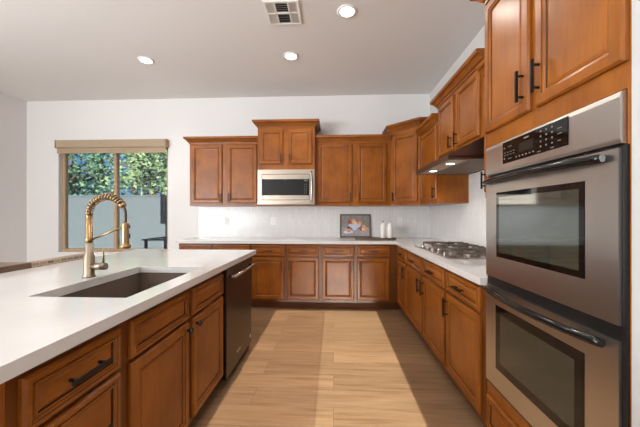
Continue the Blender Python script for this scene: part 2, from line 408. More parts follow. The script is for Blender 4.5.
# window in the back wall
fy0, fy1 = YW + 0.06, YW + 0.12
b = MB(M_TAN)
b.box(WX0, WX0 + 0.055, fy0, fy1, WZ0, WZ1, bev=0.006).box(WX1 - 0.055, WX1, fy0, fy1, WZ0, WZ1, bev=0.006)
b.box(WX0 + 0.055, WX1 - 0.055, fy0, fy1, WZ0, WZ0 + 0.05, bev=0.006).box(WX0 + 0.055, WX1 - 0.055, fy0, fy1, WZ1 - 0.05, WZ1, bev=0.006)
w1 = struct(b.build('window_1'))
MB(M_TAN).box(-3.525, -3.47, fy0 - 0.008, fy1, WZ0 + 0.05, WZ1 - 0.05, bev=0.006).build('mullion', w1)
MB(M_PANE).box(WX0 + 0.055, -3.525, fy0 + 0.03, fy0 + 0.036, WZ0 + 0.05, WZ1 - 0.05).build('glass_pane', w1)
MB(M_PANE).box(-3.47, WX1 - 0.055, fy0 + 0.03, fy0 + 0.036, WZ0 + 0.05, WZ1 - 0.05).build('glass_pane', w1)
# tile on the walls behind the worktop
struct(MB(M_TILEB).box(-2.10, XW - 0.008, YW - 0.008, YW, 0.915, 1.385).build('trim_2'))
struct(MB(M_TILER).box(XW - 0.008, XW, 1.61, YW, 0.915, 1.80).build('trim_3'))

# ------------------------------------------------------------------ cabinet parts
DOOR = [(0.0, -0.001), (0.0, -0.012), (0.007, -0.020), (0.040, -0.0205), (0.0413, -0.018), (0.047, -0.0165), (0.054, -0.0115), (0.0555, -0.0085), (0.0572, -0.0085), (0.068, -0.012)]
DRAW = [(0.0, -0.001), (0.0, -0.012), (0.006, -0.0205), (0.018, -0.021), (0.0194, -0.018), (0.026, -0.0135), (0.0275, -0.0125), (0.030, -0.0165), (0.036, -0.0165), (0.0374, -0.011), (0.0388, -0.011), (0.050, -0.0165)]
def front(kind, x0, x1, z0, z1, parent, name):
    L = DOOR if kind == 'door' else DRAW
    W = M_WOOD if kind == 'door' else M_WOODH
    if kind == 'door' and min(x1 - x0, z1 - z0) < 0.26:
        L = [(a * 0.75, y) for a, y in DOOR]
    mats = [W, W, W, W, M_GLAZE, W, W, M_GLAZE, M_GLAZE, W] if kind == 'door' else [W, W, W, W, M_GLAZE, W, M_GLAZE, W, W, M_GLAZE, M_GLAZE, W]
    return MB(W).rings(x0, x1, z0, z1, L, mats).build(name, parent)

def pull(parent, cx, cz, length=0.135, vertical=True, y0=-0.0205, name='handle'):
    b = MB(M_BLACK); s = length / 2; q = s - 0.022
    if vertical:
        b.box(cx - 0.006, cx + 0.006, y0 - 0.034, y0 - 0.023, cz - s, cz + s, bev=0.002)
        for k in (-q, q): b.tube([(cx, y0, cz + k), (cx, y0 - 0.025, cz + k)], 0.0055, seg=8)
    else:
        b.box(cx - s, cx + s, y0 - 0.034, y0 - 0.023, cz - 0.006, cz + 0.006, bev=0.002)
        for k in (-q, q): b.tube([(cx + k, y0, cz), (cx + k, y0 - 0.025, cz)], 0.0055, seg=8)
    return b.build(name, parent)

def knob(parent, cx, cz, y0=-0.0205):
    return MB(M_BLACK).lathe(cx, cz, [(0.009, 0), (0.006, -0.006), (0.006, -0.014), (0.015, -0.019), (0.016, -0.026), (0.011, -0.031), (0.0001, -0.032)], axis='y', base=y0, seg=16).build('knob', parent)

CROWN = [(0.0, 0.0), (0.010, 0.0), (0.012, 0.016), (0.017, 0.017), (0.017, 0.021), (0.024, 0.024), (0.034, 0.040), (0.050, 0.056), (0.050, 0.060), (0.062, 0.062), (0.066, 0.072), (0.066, 0.092), (0.0, 0.092)]
CROWN_GLAZE = (2, 7)

def carcass(b, W, D, z0, z1, rails=(), stile=0.03, left=None, right=None):
    """body of a cabinet with a face frame: width W, depth D, front of the frame at y=0"""
    b.box(0, W, 0.018, D, z0, z1, M_INSIDE if False else M_WOOD)
    sl, sr = left or stile, right or stile
    b.box(0, sl, 0, 0.018, z0, z1).box(W - sr, W, 0, 0.018, z0, z1)
    for a, c in rails: b.box(sl, W - sr, 0, 0.018, a, c, M_WOODH)
    return b

KICK = 0.10; TOPZ = 0.875
def base_cabinet(name, label, group, loc, rz, W, fronts, D=0.60, kick=True, stiles=(), xtra=None):
    """fronts: ('door', x0, x1, z0, z1, handle side 'l' / 'r' / 'kl' / 'kr' / None) or ('drawer', x0, x1, z0, z1, True / False)"""
    r = thing(name, label, 'cabinet', loc, rz, group)
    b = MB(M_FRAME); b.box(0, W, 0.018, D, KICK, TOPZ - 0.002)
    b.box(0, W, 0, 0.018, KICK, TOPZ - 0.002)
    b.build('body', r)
    MB(M_KICK).box(0, W, 0.07, D, 0, KICK).build('toe_kick', r)
    for f in fronts:
        if f[0] == 'door':
            d = front('door', f[1], f[2], f[3], f[4], r, 'door')
            if f[5] == 'r': pull(d, f[2] - 0.03, f[4] - 0.10)
            if f[5] == 'l': pull(d, f[1] + 0.03, f[4] - 0.10)
            if f[5] == 'kr': knob(d, f[2] - 0.025, f[4] - 0.04)
            if f[5] == 'kl': knob(d, f[1] + 0.025, f[4] - 0.04)
        else:
            d = front('drawer', f[1], f[2], f[3], f[4], r, 'drawer' if f[5] else 'false_front')
            if f[5]: pull(d, (f[1] + f[2]) / 2, (f[3] + f[4]) / 2, vertical=False)
    return r

DR0, DR1, DO0, DO1 = 0.712, 0.853, 0.140, 0.692
YF = 3.83
def back_base(xa, xb, spans, label, handles):
    fr = []
    for (a, c), hd in zip(spans, handles):
        fr.append(('drawer', a - xa, c - xa, DR0, DR1, True)); fr.append(('door', a - xa, c - xa, DO0, DO1, hd))
    return base_cabinet('base_cabinet', label, 'base cabinets along the back wall', (xa, YF, 0), 0, xb - xa, fr)
back_base(-2.088, -1.098, [(-2.062, -1.632), (-1.608, -1.122)], 'brown wooden base cabinet under left end of back worktop, mostly behind the island', 'rl')
back_base(-1.098, -0.172, [(-1.080, -0.654), (-0.614, -0.192)], 'two door brown wooden base cabinet next to the dishwasher end of island, under the microwave', 'rl')
back_base(-0.172, 0.752, [(-0.150, 0.268), (0.307, 0.732)], 'two door brown wooden base cabinet below the framed picture, beside the room corner', 'rl')
# blind corner
r = thing('corner_cabinet', 'brown wooden corner base unit with plain filler strips where both worktops meet', 'cabinet', (0.752, YF, 0))
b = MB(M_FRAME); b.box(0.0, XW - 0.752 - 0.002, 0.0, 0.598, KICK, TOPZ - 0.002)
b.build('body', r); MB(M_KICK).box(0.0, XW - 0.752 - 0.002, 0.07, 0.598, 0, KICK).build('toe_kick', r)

XF = 0.835
def right_base(ya, yb, spans, label, handles):
    """ya far end, yb near end; local x runs towards the camera"""
    fr = []
    for (a, c), hd in zip(spans, handles):
        fr.append(('drawer', ya - a, ya - c, DR0, DR1, True)); fr.append(('door', ya - a, ya - c, DO0, DO1, hd))
    return base_cabinet('base_cabinet', label, 'base cabinets along the right wall', (XF, ya, 0), -PI / 2, ya - yb, fr)
right_base(YF, 3.31, [(3.758, 3.334)], 'narrow brown wooden base cabinet in the right hand row, farthest from camera by the corner', 'r')
right_base(3.31, 2.176, [(3.284, 2.756), (2.704, 2.203)], 'two door brown wooden base cabinet directly under the gas cooktop', 'rl')
right_base(2.176, 1.6275, [(2.151, 1.672)], 'single door brown wooden base cabinet right beside the double oven tower', 'l')

# worktop on the back and right runs
xs = [-2.12, 0.80, XW - 0.001]; ys = [1.628, 3.80, YW - 0.001]
o = MB(M_QUARTZ).slab(xs, ys, lambda i, j: i == 1 or j == 1, TOPZ, 0.915).build('countertop')
tag(o, 'white quartz worktop in an L along the back and right walls', 'countertop')

# ------------------------------------------------------------------ wall cabinets
def wall_cabinet(name, label, group, loc, rz, W, D, z0, z1, doors, dz0, dz1, path, crown=True, stile=0.03, hz=0.075, hl=0.125):
    r = thing(name, label, 'cabinet', (loc[0], loc[1], z0), rz, group)
    hgt = z1 - z0
    MB(M_WOOD).box(0, W, 0.0, D, 0, hgt).build('body', r)
    for a, c, hd in doors:
        d = front('door', a, c, dz0 - z0, dz1 - z0, r, 'door')
        if hd == 'r': pull(d, c - 0.028, dz0 - z0 + hz, hl)
        if hd == 'l': pull(d, a + 0.028, dz0 - z0 + hz, hl)
    if path: MB(M_WOODH).crown(path, hgt - 0.006, CROWN).build('crown_molding', r)
    return r
YU = 4.12; DU = YW - YU - 0.001
GU = 'wall cabinets on the back wall'
wall_cabinet('upper_cabinet', 'two door wooden wall cabinet farthest left, beside the window wall', GU, (-2.085, YU), 0, 1.025, DU, 1.385, 2.29,
             [(0.032, 0.482, 'r'), (0.559, 0.990, 'l')], 1.428, 2.266, [(0, DU), (0, 0), (1.024, 0)])
YM = 4.02; DM = YW - YM - 0.001
r = wall_cabinet('upper_cabinet', 'short tall-mounted two door wooden cabinet directly above the microwave', GU, (-1.06, YM), 0, 0.80, DM, 1.888, 2.485,
                 [(0.034, 0.360, 'r'), (0.426, 0.762, 'l')], 1.966, 2.444, [(0, DM), (0, 0), (0.80, 0), (0.80, DM)])
z = 1.888
MB(M_WOOD).box(0.001, 0.016, 0.012, DM, 1.400 - z, 0).build('side_panel', r)
MB(M_WOOD).box(0.784, 0.799, 0.012, DM, 1.400 - z, 0).build('side_panel', r)
MB(M_WOODH).box(0.001, 0.799, 0.012, DM, 1.385 - z, 1.400 - z).build('bottom_shelf', r)
wall_cabinet('upper_cabinet', 'two door wooden wall cabinet right of the microwave, above the framed picture', GU, (-0.26, YU), 0, 1.060, DU, 1.385, 2.289,
             [(0.037, 0.524, 'r'), (0.591, 1.006, 'l')], 1.432, 2.262, [(0.001, 0), (1.06, 0)])
# diagonal corner cabinet
r = thing('corner_upper_cabinet', 'angled single door wooden wall cabinet set across the room corner', 'cabinet', (0.80, YU, 1.385))
ax, ay = 0.32, 0.32           # the diagonal runs from (0,0) to (0.32,-0.32)
hgt = 2.415 - 1.385
poly = [(0, 0.319), (0, 0), (ax, -ay), (0.649, -ay), (0.649, 0.319)]
MB(M_WOOD).prism(poly, 0, hgt, axis='z').build('body', r)
d = front('door', 0.035, 0.418, 0.045, hgt - 0.07, r, 'door'); d.rotation_euler = (0, 0, -PI / 4)
pull(d, 0.063, 0.045 + 0.075, 0.125)
MB(M_WOODH).crown([(0, 0.319), (0, 0), (ax, -ay), (0.649, -ay)], hgt - 0.006, CROWN).build('crown_molding', r)
XU = 1.12; DR = XW - XU - 0.001
GR = 'wall cabinets on the right wall'
wall_cabinet('upper_cabinet', 'narrow single door wooden wall cabinet between the angled corner cabinet and the hood', GR, (XU, 3.80), -PI / 2, 0.632, DR, 1.385, 2.265,
             [(0.05, 0.616, 'r')], 1.425, 2.24, [(0.001, 0), (0.632, 0)])
wall_cabinet('upper_cabinet', 'short two door wooden cabinet mounted right above the range hood', GR, (XU, 3.166), -PI / 2, 0.972, DR, 1.846, 2.405,
             [(0.045, 0.422, 'r'), (0.494, 0.905, 'l')], 1.864, 2.375, [(0, DR), (0, 0), (0.971, 0)])
wall_cabinet('upper_cabinet', 'wooden wall cabinet hidden beside the oven tower, only its black pull showing', GR, (XU, 2.193), -PI / 2, 0.566, DR, 1.385, 2.265,
             [(0.012, 0.545, 'l')], 1.425, 2.24, [(0.001, 0), (0.565, 0)], hz=0.085)

# ------------------------------------------------------------------ oven tower
T0, T1 = 1.626, 0.859                 # far and near ends
TW = T0 - T1
r = thing('oven_cabinet', 'tall brown wooden cabinet housing the double oven', 'cabinet', (XE, T0, 0), -PI / 2)
TD = XW - XE - 0.001
b = MB(M_WOOD)
b.box(0, 0.031, 0, TD, KICK, 2.42).box(TW - 0.0105, TW, 0, TD, KICK, 2.42)
b.box(0.031, TW - 0.0105, 0, TD, 1.625, 2.42).box(0.031, TW - 0.0105, 0, TD, KICK, 0.368)
b.box(0.031, TW - 0.0105, TD - 0.02, TD, 0.368, 1.625)
b.build('body', r)
MB(M_KICK).box(0, TW, 0.07, TD, 0, KICK).build('toe_kick', r)
d = front('door', 0.004, 0.361, 1.70, 2.392, r, 'door'); pull(d, 0.361 - 0.030, 1.70 + 0.115, 0.135)
d = front('door', 0.399, TW - 0.004, 1.70, 2.392, r, 'door'); pull(d, 0.399 + 0.030, 1.70 + 0.115, 0.135)
front('drawer', 0.024, TW - 0.006, 0.125, 0.300, r, 'drawer')
MB(M_WOODH).crown([(0, TD), (0, 0), (TW - 0.002, 0)], 2.412, CROWN).build('crown_molding', r)

OW = 0.733
r = thing('double_oven', 'stainless steel double wall oven with black handles', 'oven', (XE, 1.6035, 0.37), -PI / 2)
Z = lambda v: v - 0.37
MB(M_BLACK).box(0.012, OW - 0.002, 0.0015, 0.55, Z(0.372), Z(1.62)).box(0.001, OW + 0.0085, -0.008, -0.001, Z(0.372), Z(1.462)).build('housing', r)
b = MB(M_STEEL)            # control panel with rolled upper edge
b.prism([(-0.001, Z(1.465)), (-0.016, Z(1.468)), (-0.020, Z(1.48)), (-0.020, Z(1.600)), (-0.016, Z(1.616)), (-0.001, Z(1.622))], 0.0, OW, axis='x')
cp = b.build('control_panel', r)
MB(M_GLASSB).box(0.160, 0.552, -0.0225, -0.0195, Z(1.505), Z(1.606), bev=0.001).build('control_glass', cp)
MB(M_DISPLAY).box(0.285, 0.375, -0.0235, -0.0224, Z(1.535), Z(1.575)).build('display', cp)
def dash(x, z_, w_, h_=0.0024): MB(M_MARK).box(x, x + w_, -0.0232, -0.0225, Z(z_), Z(z_) + h_).build('button_mark', cp)
dash(0.318, 1.588, 0.030, 0.005)
for k in range(4): dash(0.175 + k * 0.022, 1.553, 0.012); dash(0.175 + k * 0.022, 1.541, 0.010)
for k in range(2): dash(0.172, 1.575 - 0.05 * k, 0.008, 0.006); dash(0.205, 1.578 - 0.056 * k, 0.026)
for k in range(6): dash(0.262 + k * 0.022, 1.518, 0.008, 0.005)
for i in range(3):
    for j in range(4): dash(0.415 + i * 0.030, 1.588 - j * 0.020, 0.007, 0.006)
dash(0.505, 1.575, 0.020); dash(0.505, 1.555, 0.020); dash(0.505, 1.53, 0.016); dash(0.40, 1.512, 0.018); dash(0.47, 1.512, 0.018)

def oven_door(z0, z1, wz0, wz1, wx0, wx1, inner, hz, pane):
    b = MB(M_STEEL)
    # a steel slab with rounded sides around a window opening
    xs_ = [0.0, wx0, wx1, OW - 0.006]; zs_ = [Z(z0), Z(wz0), Z(wz1), Z(z1)]
    for i in range(3):
        for j in range(3):
            if i == 1 and j == 1: continue
            b.box(xs_[i], xs_[i + 1], -0.018, -0.009, zs_[j], zs_[j + 1])
    bmesh.ops.remove_doubles(b.bm, verts=b.bm.verts, dist=1e-5)
    dr = b.build('door', r)
    g = MB(M_GLASSB); g.rings(wx0, wx1, Z(wz0), Z(wz1), [(0.0, -0.0095), (0.0, -0.0185), (0.002, -0.0190), (inner, -0.0190)], [pane, M_GLASSB, M_GLASSB, M_GLASSB]); g.build('window', dr)
    pts = []; n = 40
    for i in range(n + 1):
        t_ = i / n; x = 0.012 + t_ * (OW - 0.055)
        pts.append((x, -0.030 - 0.040 * (1 - (2 * t_ - 1) ** 2), Z(hz)))
    hb = MB(M_GLOSSB)
    hb.tube(pts, [0.012] + [0.0145] * (n - 1) + [0.012], seg=20)
    hb.tube([(0.024, -0.018, Z(hz)), (0.024, -0.036, Z(hz))], 0.010, seg=8); hb.tube([(OW - 0.055, -0.018, Z(hz)), (OW - 0.055, -0.036, Z(hz))], 0.010, seg=8)
    hb.build('handle', dr)
    return dr
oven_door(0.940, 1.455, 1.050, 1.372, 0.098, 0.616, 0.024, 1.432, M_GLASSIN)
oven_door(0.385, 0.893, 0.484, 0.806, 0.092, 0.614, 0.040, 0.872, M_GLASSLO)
MB(M_GLOSSB).box(0.004, OW, -0.012, -0.008, Z(0.372), Z(0.383)).build('lower_vent', r)

# ------------------------------------------------------------------ microwave
r = thing('microwave', 'built-in stainless steel microwave under the short wall cabinet', 'microwave', (-1.06, YM, 1.402))
MB(M_BLACK).box(0.02, 0.78, 0.0, 0.36, 0, 0.478).build('housing', r)
b = MB(M_MWS); W_, H_ = 0.80, 0.484
tx0, tx1, tz0, tz1 = 0.062, 0.726, 0.060, 0.424
b.box(0.002, tx0, -0.022, -0.001, 0, H_, bev=0.003).box(tx1, W_ - 0.002, -0.022, -0.001, 0, H_, bev=0.003)
b.box(tx0, tx1, -0.022, -0.001, 0, tz0, bev=0.003).box(tx0, tx1, -0.022, -0.001, tz1, H_, bev=0.003)
b.build('trim_frame', r)
MB(M_GLOSSB).box(tx0, tx1, -0.006, -0.001, tz0, tz1).build('recess', r)
dr = MB(M_MWS).box(tx0 + 0.006, tx1 - 0.004, -0.026, -0.0065, tz0 + 0.006, 0.126, bev=0.003).box(tx0 + 0.006, tx1 - 0.004, -0.026, -0.0065, 0.352, tz1 - 0.008, bev=0.003).build('door', r)
MB(M_GLASSB).box(tx0 + 0.006, tx1 - 0.004, -0.024, -0.0065, 0.127, 0.351, bev=0.002).build('window', dr)
for j in range(5):
    for i in range(2): MB(M_MARK).box(0.655 + i * 0.025, 0.667 + i * 0.025, -0.0248, -0.0242, 0.155 + j * 0.03, 0.161 + j * 0.03).build('button_mark', dr)
MB(M_MARK).box(0.655, 0.70, -0.0248, -0.0242, 0.322, 0.336).build('clock_display', dr); MB(M_MARK).box(0.37, 0.41, -0.0248, -0.0242, 0.340, 0.345).build('badge', dr)
pts = [(0.752 + 0.010 * math.sin(PI * t_ / 10), -0.026 - 0.030 * math.sin(PI * t_ / 10), 0.025 + 0.435 * t_ / 10) for t_ in range(11)]
MB(M_CHROME).tube(pts, 0.013, seg=12).build('handle', dr)

# ------------------------------------------------------------------ range hood
HY0, HY1 = 3.160, 2.285
r = thing('range_hood', 'stainless steel under-cabinet range hood with two lit lamps', 'hood', (0.885, HY0, 1.686), -PI / 2)
HW = HY0 - HY1; HD = XW - 0.885 - 0.010
b = MB(M_STEELH)
# canopy: thin lip in front, top sloping up to the cabinet; hollow underneath
b.prism([(0, 0.0), (0, 0.046), (0.234, 0.157), (HD, 0.157), (HD, 0.0), (HD - 0.01, 0.0), (HD - 0.01, 0.02), (0.012, 0.02), (0.012, 0.0)], 0.0, HW, axis='x')
b.box(0, 0.012, 0.012, HD - 0.01, 0, 0.03).box(HW - 0.012, HW, 0.012, HD - 0.01, 0, 0.03)
b.build('canopy', r)
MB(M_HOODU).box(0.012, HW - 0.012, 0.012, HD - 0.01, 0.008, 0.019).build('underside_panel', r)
for k in range(3):
    x0 = 0.05 + k * 0.255; f = MB(M_FILT)
    f.box(x0, x0 + 0.235, 0.17, HD - 0.06, 0.002, 0.008, bev=0.001)
    for q in range(9): f.box(x0 + 0.016 + q * 0.024, x0 + 0.026 + q * 0.024, 0.185, HD - 0.075, -0.001, 0.002)
    f.build('grease_filter', r)
for x in (0.24, HW - 0.215):
    l = MB(M_CHROME).lathe(x, 0.102, [(0.044, 0.008), (0.044, 0.003), (0.036, 0.003), (0.036, 0.008)], seg=20).build('lamp_ring', r)
    MB(M_LAMPH).lathe(x, 0.102, [(0.0001, 0.0035), (0.035, 0.0035), (0.035, 0.007), (0.0001, 0.007)], seg=20).build('lamp', r)
    ld = bpy.data.lights.new('hood_lamp', 'SPOT'); lo = bpy.data.objects.new('hood_lamp', ld); COL.objects.link(lo)
    ld.energy = 5; ld.spot_size = math.radians(140); ld.spot_blend = 0.6; ld.shadow_soft_size = 0.025; ld.color = (1, 0.93, 0.82)
    lo.parent = r; lo.location = (x, 0.102, -0.004)

# ------------------------------------------------------------------ gas cooktop
CX0, CX1, CY0, CY1 = 0.882, 1.395, 2.295, 3.245
r = thing('gas_cooktop', 'stainless steel gas cooktop with dark iron grates under the hood', 'cooktop', ((CX0 + CX1) / 2, (CY0 + CY1) / 2, 0.9155))
hx, hy = (CX1 - CX0) / 2, (CY1 - CY0) / 2
MB(M_CHROME).box(-hx, hx, -hy, hy, 0, 0.010, bev=0.004).build('base_plate', r)
burners = [(-0.02, -0.33, 0.036), (0.15, -0.33, 0.045), (0.07, 0.0, 0.058), (-0.02, 0.33, 0.045), (0.15, 0.33, 0.036)]
for x, y, q in burners:
    bu = MB(M_BURN).lathe(x, y, [(q * 1.25, 0.010), (q * 1.25, 0.016), (q, 0.018), (q, 0.026), (0.0001, 0.026)], seg=20).build('burner', r)
    MB(M_IRON).lathe(x, y, [(q * 0.92, 0.026), (q * 0.95, 0.031), (q * 0.8, 0.034), (0.0001, 0.034)], seg=20).build('burner_cap', bu)
for k in range(3):
    y0 = -hy + 0.012 + k * 0.309; y1 = y0 + 0.305; x0, x1 = -0.160, hx - 0.012; g = MB(M_IRON)
    zt = 0.050; q = 0.0055
    for yy in (y0 + q, y1 - q): g.box(x0, x1, yy - q, yy + q, zt - 0.014, zt, bev=0.002)
    for xx in (x0 + q, (x0 + x1) / 2, x1 - q): g.box(xx - q, xx + q, y0, y1, zt - 0.014, zt, bev=0.002)
    for yy in (y0 + 0.10, y0 + 0.205):
        for xa, xb in ((x0 + 0.01, x0 + 0.075), ((x0 + x1) / 2 - 0.055, (x0 + x1) / 2 + 0.055), (x1 - 0.075, x1 - 0.01)): g.box(xa, xb, yy - 0.0045, yy + 0.0045, zt - 0.012, zt + 0.008, bev=0.002)
    for xx in (x0 + 0.13, x1 - 0.13):
        for ya, yb in ((y0 + 0.01, y0 + 0.07), (y1 - 0.07, y1 - 0.01)): g.box(xx - 0.0045, xx + 0.0045, ya, yb, zt - 0.012, zt + 0.008, bev=0.002)
    for xx in (x0 + q, x1 - q):
        for yy in (y0 + q, y1 - q): g.box(xx - 0.007, xx + 0.007, yy - 0.007, yy + 0.007, 0.009, zt - 0.012)
    g.build('grate', r)
for k in range(5):
    y = -0.30 + k * 0.15
    MB(M_CHROME).lathe(-0.208, y, [(0.022, 0.010), (0.022, 0.014), (0.018, 0.016), (0.016, 0.030), (0.013, 0.033), (0.0001, 0.033)], seg=18).build('knob', r)

# ------------------------------------------------------------------ island
IX = -0.80                        # face of the island cabinets, fronts stand out to -0.78
GI = 'cabinets in the island'
def isl(y): return y
r = thing('drawer_cabinet', 'brown wooden island cabinet nearest the camera, stacked drawers with bar pulls', 'cabinet', (IX, 0.672, 0), PI / 2, GI)
Wd = 1.064 - 0.672
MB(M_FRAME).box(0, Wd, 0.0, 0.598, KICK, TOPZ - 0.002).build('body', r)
MB(M_KICK).box(0, Wd, 0.07, 0.598, 0, KICK).build('toe_kick', r)
for z0, z1 in ((0.697, 0.845), (0.412, 0.682), (0.130, 0.397)):
    d = front('drawer', 0.026, 0.362, z0, z1, r, 'drawer'); pull(d, 0.205, (z0 + z1) / 2, 0.15, vertical=False)
r = thing('sink_base_cabinet', 'brown wooden two door cabinet below the island sink, with round black knobs', 'cabinet', (IX, 1.065, 0), PI / 2, GI)
Wd = 2.045 - 1.065
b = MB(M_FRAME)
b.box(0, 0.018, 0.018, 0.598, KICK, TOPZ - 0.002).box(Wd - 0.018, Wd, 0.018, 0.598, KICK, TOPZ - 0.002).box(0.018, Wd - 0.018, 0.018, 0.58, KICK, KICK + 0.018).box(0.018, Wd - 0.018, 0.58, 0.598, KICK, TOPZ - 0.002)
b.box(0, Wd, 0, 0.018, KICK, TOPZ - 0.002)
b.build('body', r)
MB(M_KICK).box(0, Wd, 0.07, 0.598, 0, KICK).build('toe_kick', r)
for a, c, hd in ((1.093, 1.537, 'kr'), (1.591, 2.026, 'kl')):
    a -= 1.065; c -= 1.065
    front('drawer', a, c, 0.697, 0.845, r, 'false_front')
    d = front('door', a, c, 0.118, 0.682, r, 'door')
    knob(d, c - 0.022 if hd == 'kr' else a + 0.030, 0.642)
# dishwasher
r = thing('dishwasher', 'dark stainless dishwasher at the far end of the island', 'dishwasher', (IX, 2.052, 0), PI / 2)
MB(M_BLACK).box(0.008, 0.642, 0.005, 0.58, 0.10, 0.868).box(0.008, 0.642, 0.06, 0.58, 0.0, 0.10).build('housing', r)
dr = MB(M_DW).box(0.010, 0.650, -0.026, 0.004, 0.062, 0.866, bev=0.004).build('door', r)
b = MB(M_CHROME)
b.tube([(0.05, -0.068, 0.80), (0.61, -0.068, 0.80)], 0.011, seg=12)
for x in (0.075, 0.585): b.tube([(x, -0.026, 0.80), (x, -0.068, 0.80)], 0.009, seg=8)
b.build('handle', dr)
x = 0.24
for k, hh in enumerate((0.020, 0.013, 0.020, 0.013, 0.013, 0.017)):
    MB(M_CHROME).box(x, x + 0.010, -0.0268, -0.026, 0.150, 0.150 + hh).build('badge_letter', dr); x += 0.015
MB(M_WHITE).box(0.60, 0.625, -0.0268, -0.026, 0.12, 0.15).build('energy_sticker', dr)
# island body behind and at the ends
r = thing('kitchen_island', 'brown wooden island body with end panel carrying the white worktop', 'island', (-1.40, 1.30, 0))
b = MB(M_WOOD)
b.box(-0.53, -0.0015, -1.60, 1.47, 0.0, TOPZ - 0.002)
b.build('back_panel', r)
MB(M_WOOD).box(0.0, 0.598, 1.404, 1.45, 0.0, TOPZ - 0.002).build('end_panel', r)
MB(M_WOOD).box(0.0, 0.60, -1.60, -0.629, KICK, TOPZ - 0.002).box(0.0, 0.53, -1.60, -0.629, 0, KICK).build('near_panel', r)
# island worktop with a cut-out for the sink
SX0, SX1, SY0, SY1 = -1.292, -0.862, 1.168, 1.878
o = MB(M_QUARTZ).slab([-1.96, SX0, SX1, -0.758], [-0.36, SY0, SY1, 2.812], lambda i, j: not (i == 1 and j == 1), TOPZ, 0.915).build('island_countertop')
tag(o, 'white quartz island worktop with a cut-out for the sink', 'countertop')
# sink
r = thing('kitchen_sink', 'brown rectangular undermount sink set in the white island worktop', 'sink', ((SX0 + SX1) / 2, (SY0 + SY1) / 2, 0.66))
b = MB(M_SINK); a, c, zt = (SX1 - SX0) / 2 + 0.004, (SY1 - SY0) / 2 + 0.004, TOPZ - 0.66 - 0.0015
V = lambda s, zz: [(-a + s, -c + s, zz), (a - s, -c + s, zz), (a - s, c - s, zz), (-a + s, c - s, zz)]
loops = [V(-0.02, zt), V(0.0, zt), V(0.004, 0.03), V(0.02, 0.012), V(0.12, 0.008)]
prev = None
for L in loops:
    v = [b.bm.verts.new(p) for p in L]
    if prev:
        for j in range(4): b.bm.faces.new((prev[j], prev[(j + 1) % 4], v[(j + 1) % 4], v[j]))
    else: first = v
    prev = v
b.bm.faces.new(prev)
lo = [b.bm.verts.new(p) for p in V(-0.02, 0)]
for j in range(4): b.bm.faces.new((first[(j + 1) % 4], first[j], lo[j], lo[(j + 1) % 4]))
b.bm.faces.new(lo[::-1])
b.build('basin', r)
MB(M_CHROME).lathe(0, 0.05, [(0.045, 0.0085), (0.045, 0.013), (0.030, 0.011), (0.0001, 0.011)], seg=20).build('drain', r)
# faucet
r = thing('kitchen_faucet', 'brass pull-down spring faucet standing behind the island sink', 'faucet', (-1.352, 1.545, 0.9155))
G = lambda v: v - 0.9155
MB(M_NICKEL).lathe(0, 0, [(0.030, 0), (0.030, 0.008), (0.026, 0.012), (0.026, 0.118), (0.019, 0.124), (0.019, 0.19), (0.0001, 0.19)], seg=24).build('base', r)
MB(M_BRASS).lathe(0, 0, [(0.0165, 0.19), (0.0165, 0.195), (0.019, 0.197), (0.019, 0.215), (0.0165, 0.217), (0.0165, 0.345), (0.0001, 0.345)], seg=20).build('column', r)
lv = MB(M_NICKEL).tube([(0.02, 0, 0.060), (0.096, 0, 0.060)], 0.019, seg=18).build('lever_hub', r)
MB(M_NICKEL).tube([(0.082, 0, 0.075), (0.080, 0, 0.160)], [0.006, 0.0045], seg=10).build('lever', lv)
R_ = 0.104
path = []
for i in range(61):
    a = PI - PI * 1.0 * i / 60
    path.append(Vector((R_ + R_ * math.cos(a), 0, 0.345 + R_ * 0.95 * math.sin(a))))
arc = path[:]
tail = [Vector((2 * R_, 0, 0.345)) + Vector((0.0, 0, -0.012 * i)) for i in range(1, 5)]
MB(M_HOSE).tube(arc + tail, 0.0075, seg=10).build('hose', r)
spr = []; turns = 16; n = turns * 10; stop = 0.82
for i in range(n + 1):
    t_ = i / n * stop; q = t_ * 60; k = min(int(q), 59); f_ = q - k
    p = path[k].lerp(path[k + 1], f_); d_ = (path[k + 1] - path[k]).normalized()
    nrm = Vector((-d_.z, 0, d_.x)); ph = 2 * PI * turns * i / n
    spr.append(p + nrm * 0.0165 * math.cos(ph) + Vector((0, 0.0165 * math.sin(ph), 0)))
MB(M_BRASS).tube(spr, 0.0042, seg=6).build('spring', r)
kk = int(stop * 60)
MB(M_BRASS).tube([path[kk - 1], path[kk + 2]], 0.019, seg=16).build('spring_collar', r)
hd = MB(M_BRASS).lathe(2 * R_, 0, [(0.0001, 0.302), (0.015, 0.302), (0.0175, 0.296), (0.0185, 0.20), (0.0185, 0.182), (0.028, 0.176), (0.028, 0.164), (0.019, 0.160), (0.0001, 0.160)], seg=20).build('spray_head', r)
for z0, z1 in ((0.270, 0.288), (0.215, 0.240)): MB(M_BLACK).box(2 * R_ + 0.016, 2 * R_ + 0.025, -0.006, 0.006, z0, z1, bev=0.002).build('spray_button', hd)
MB(M_BRASS).tube([(0.012, 0, 0.206), (2 * R_ - 0.016, 0, 0.278)], 0.0055, seg=10).build('support_arm', r)
# raised ledge along the far side of the island
r = thing('raised_ledge', 'raised brown ledge with mosaic tile edge along the left side of the island', 'ledge', (-2.08, 0.9, 0))
MB(M_WALLN).box(-0.10, 0.118, -1.25, 1.39, 0.0, 0.905).build('ledge_wall', r)
MB(M_DARKTOP).box(-0.14, 0.118, -1.25, 0.90, 0.905, 0.950, bev=0.004).build('ledge_top', r)
MB(M_MOSAIC).box(0.058, 0.118, 0.902, 1.39, 0.905, 0.950).build('mosaic_edge', r)

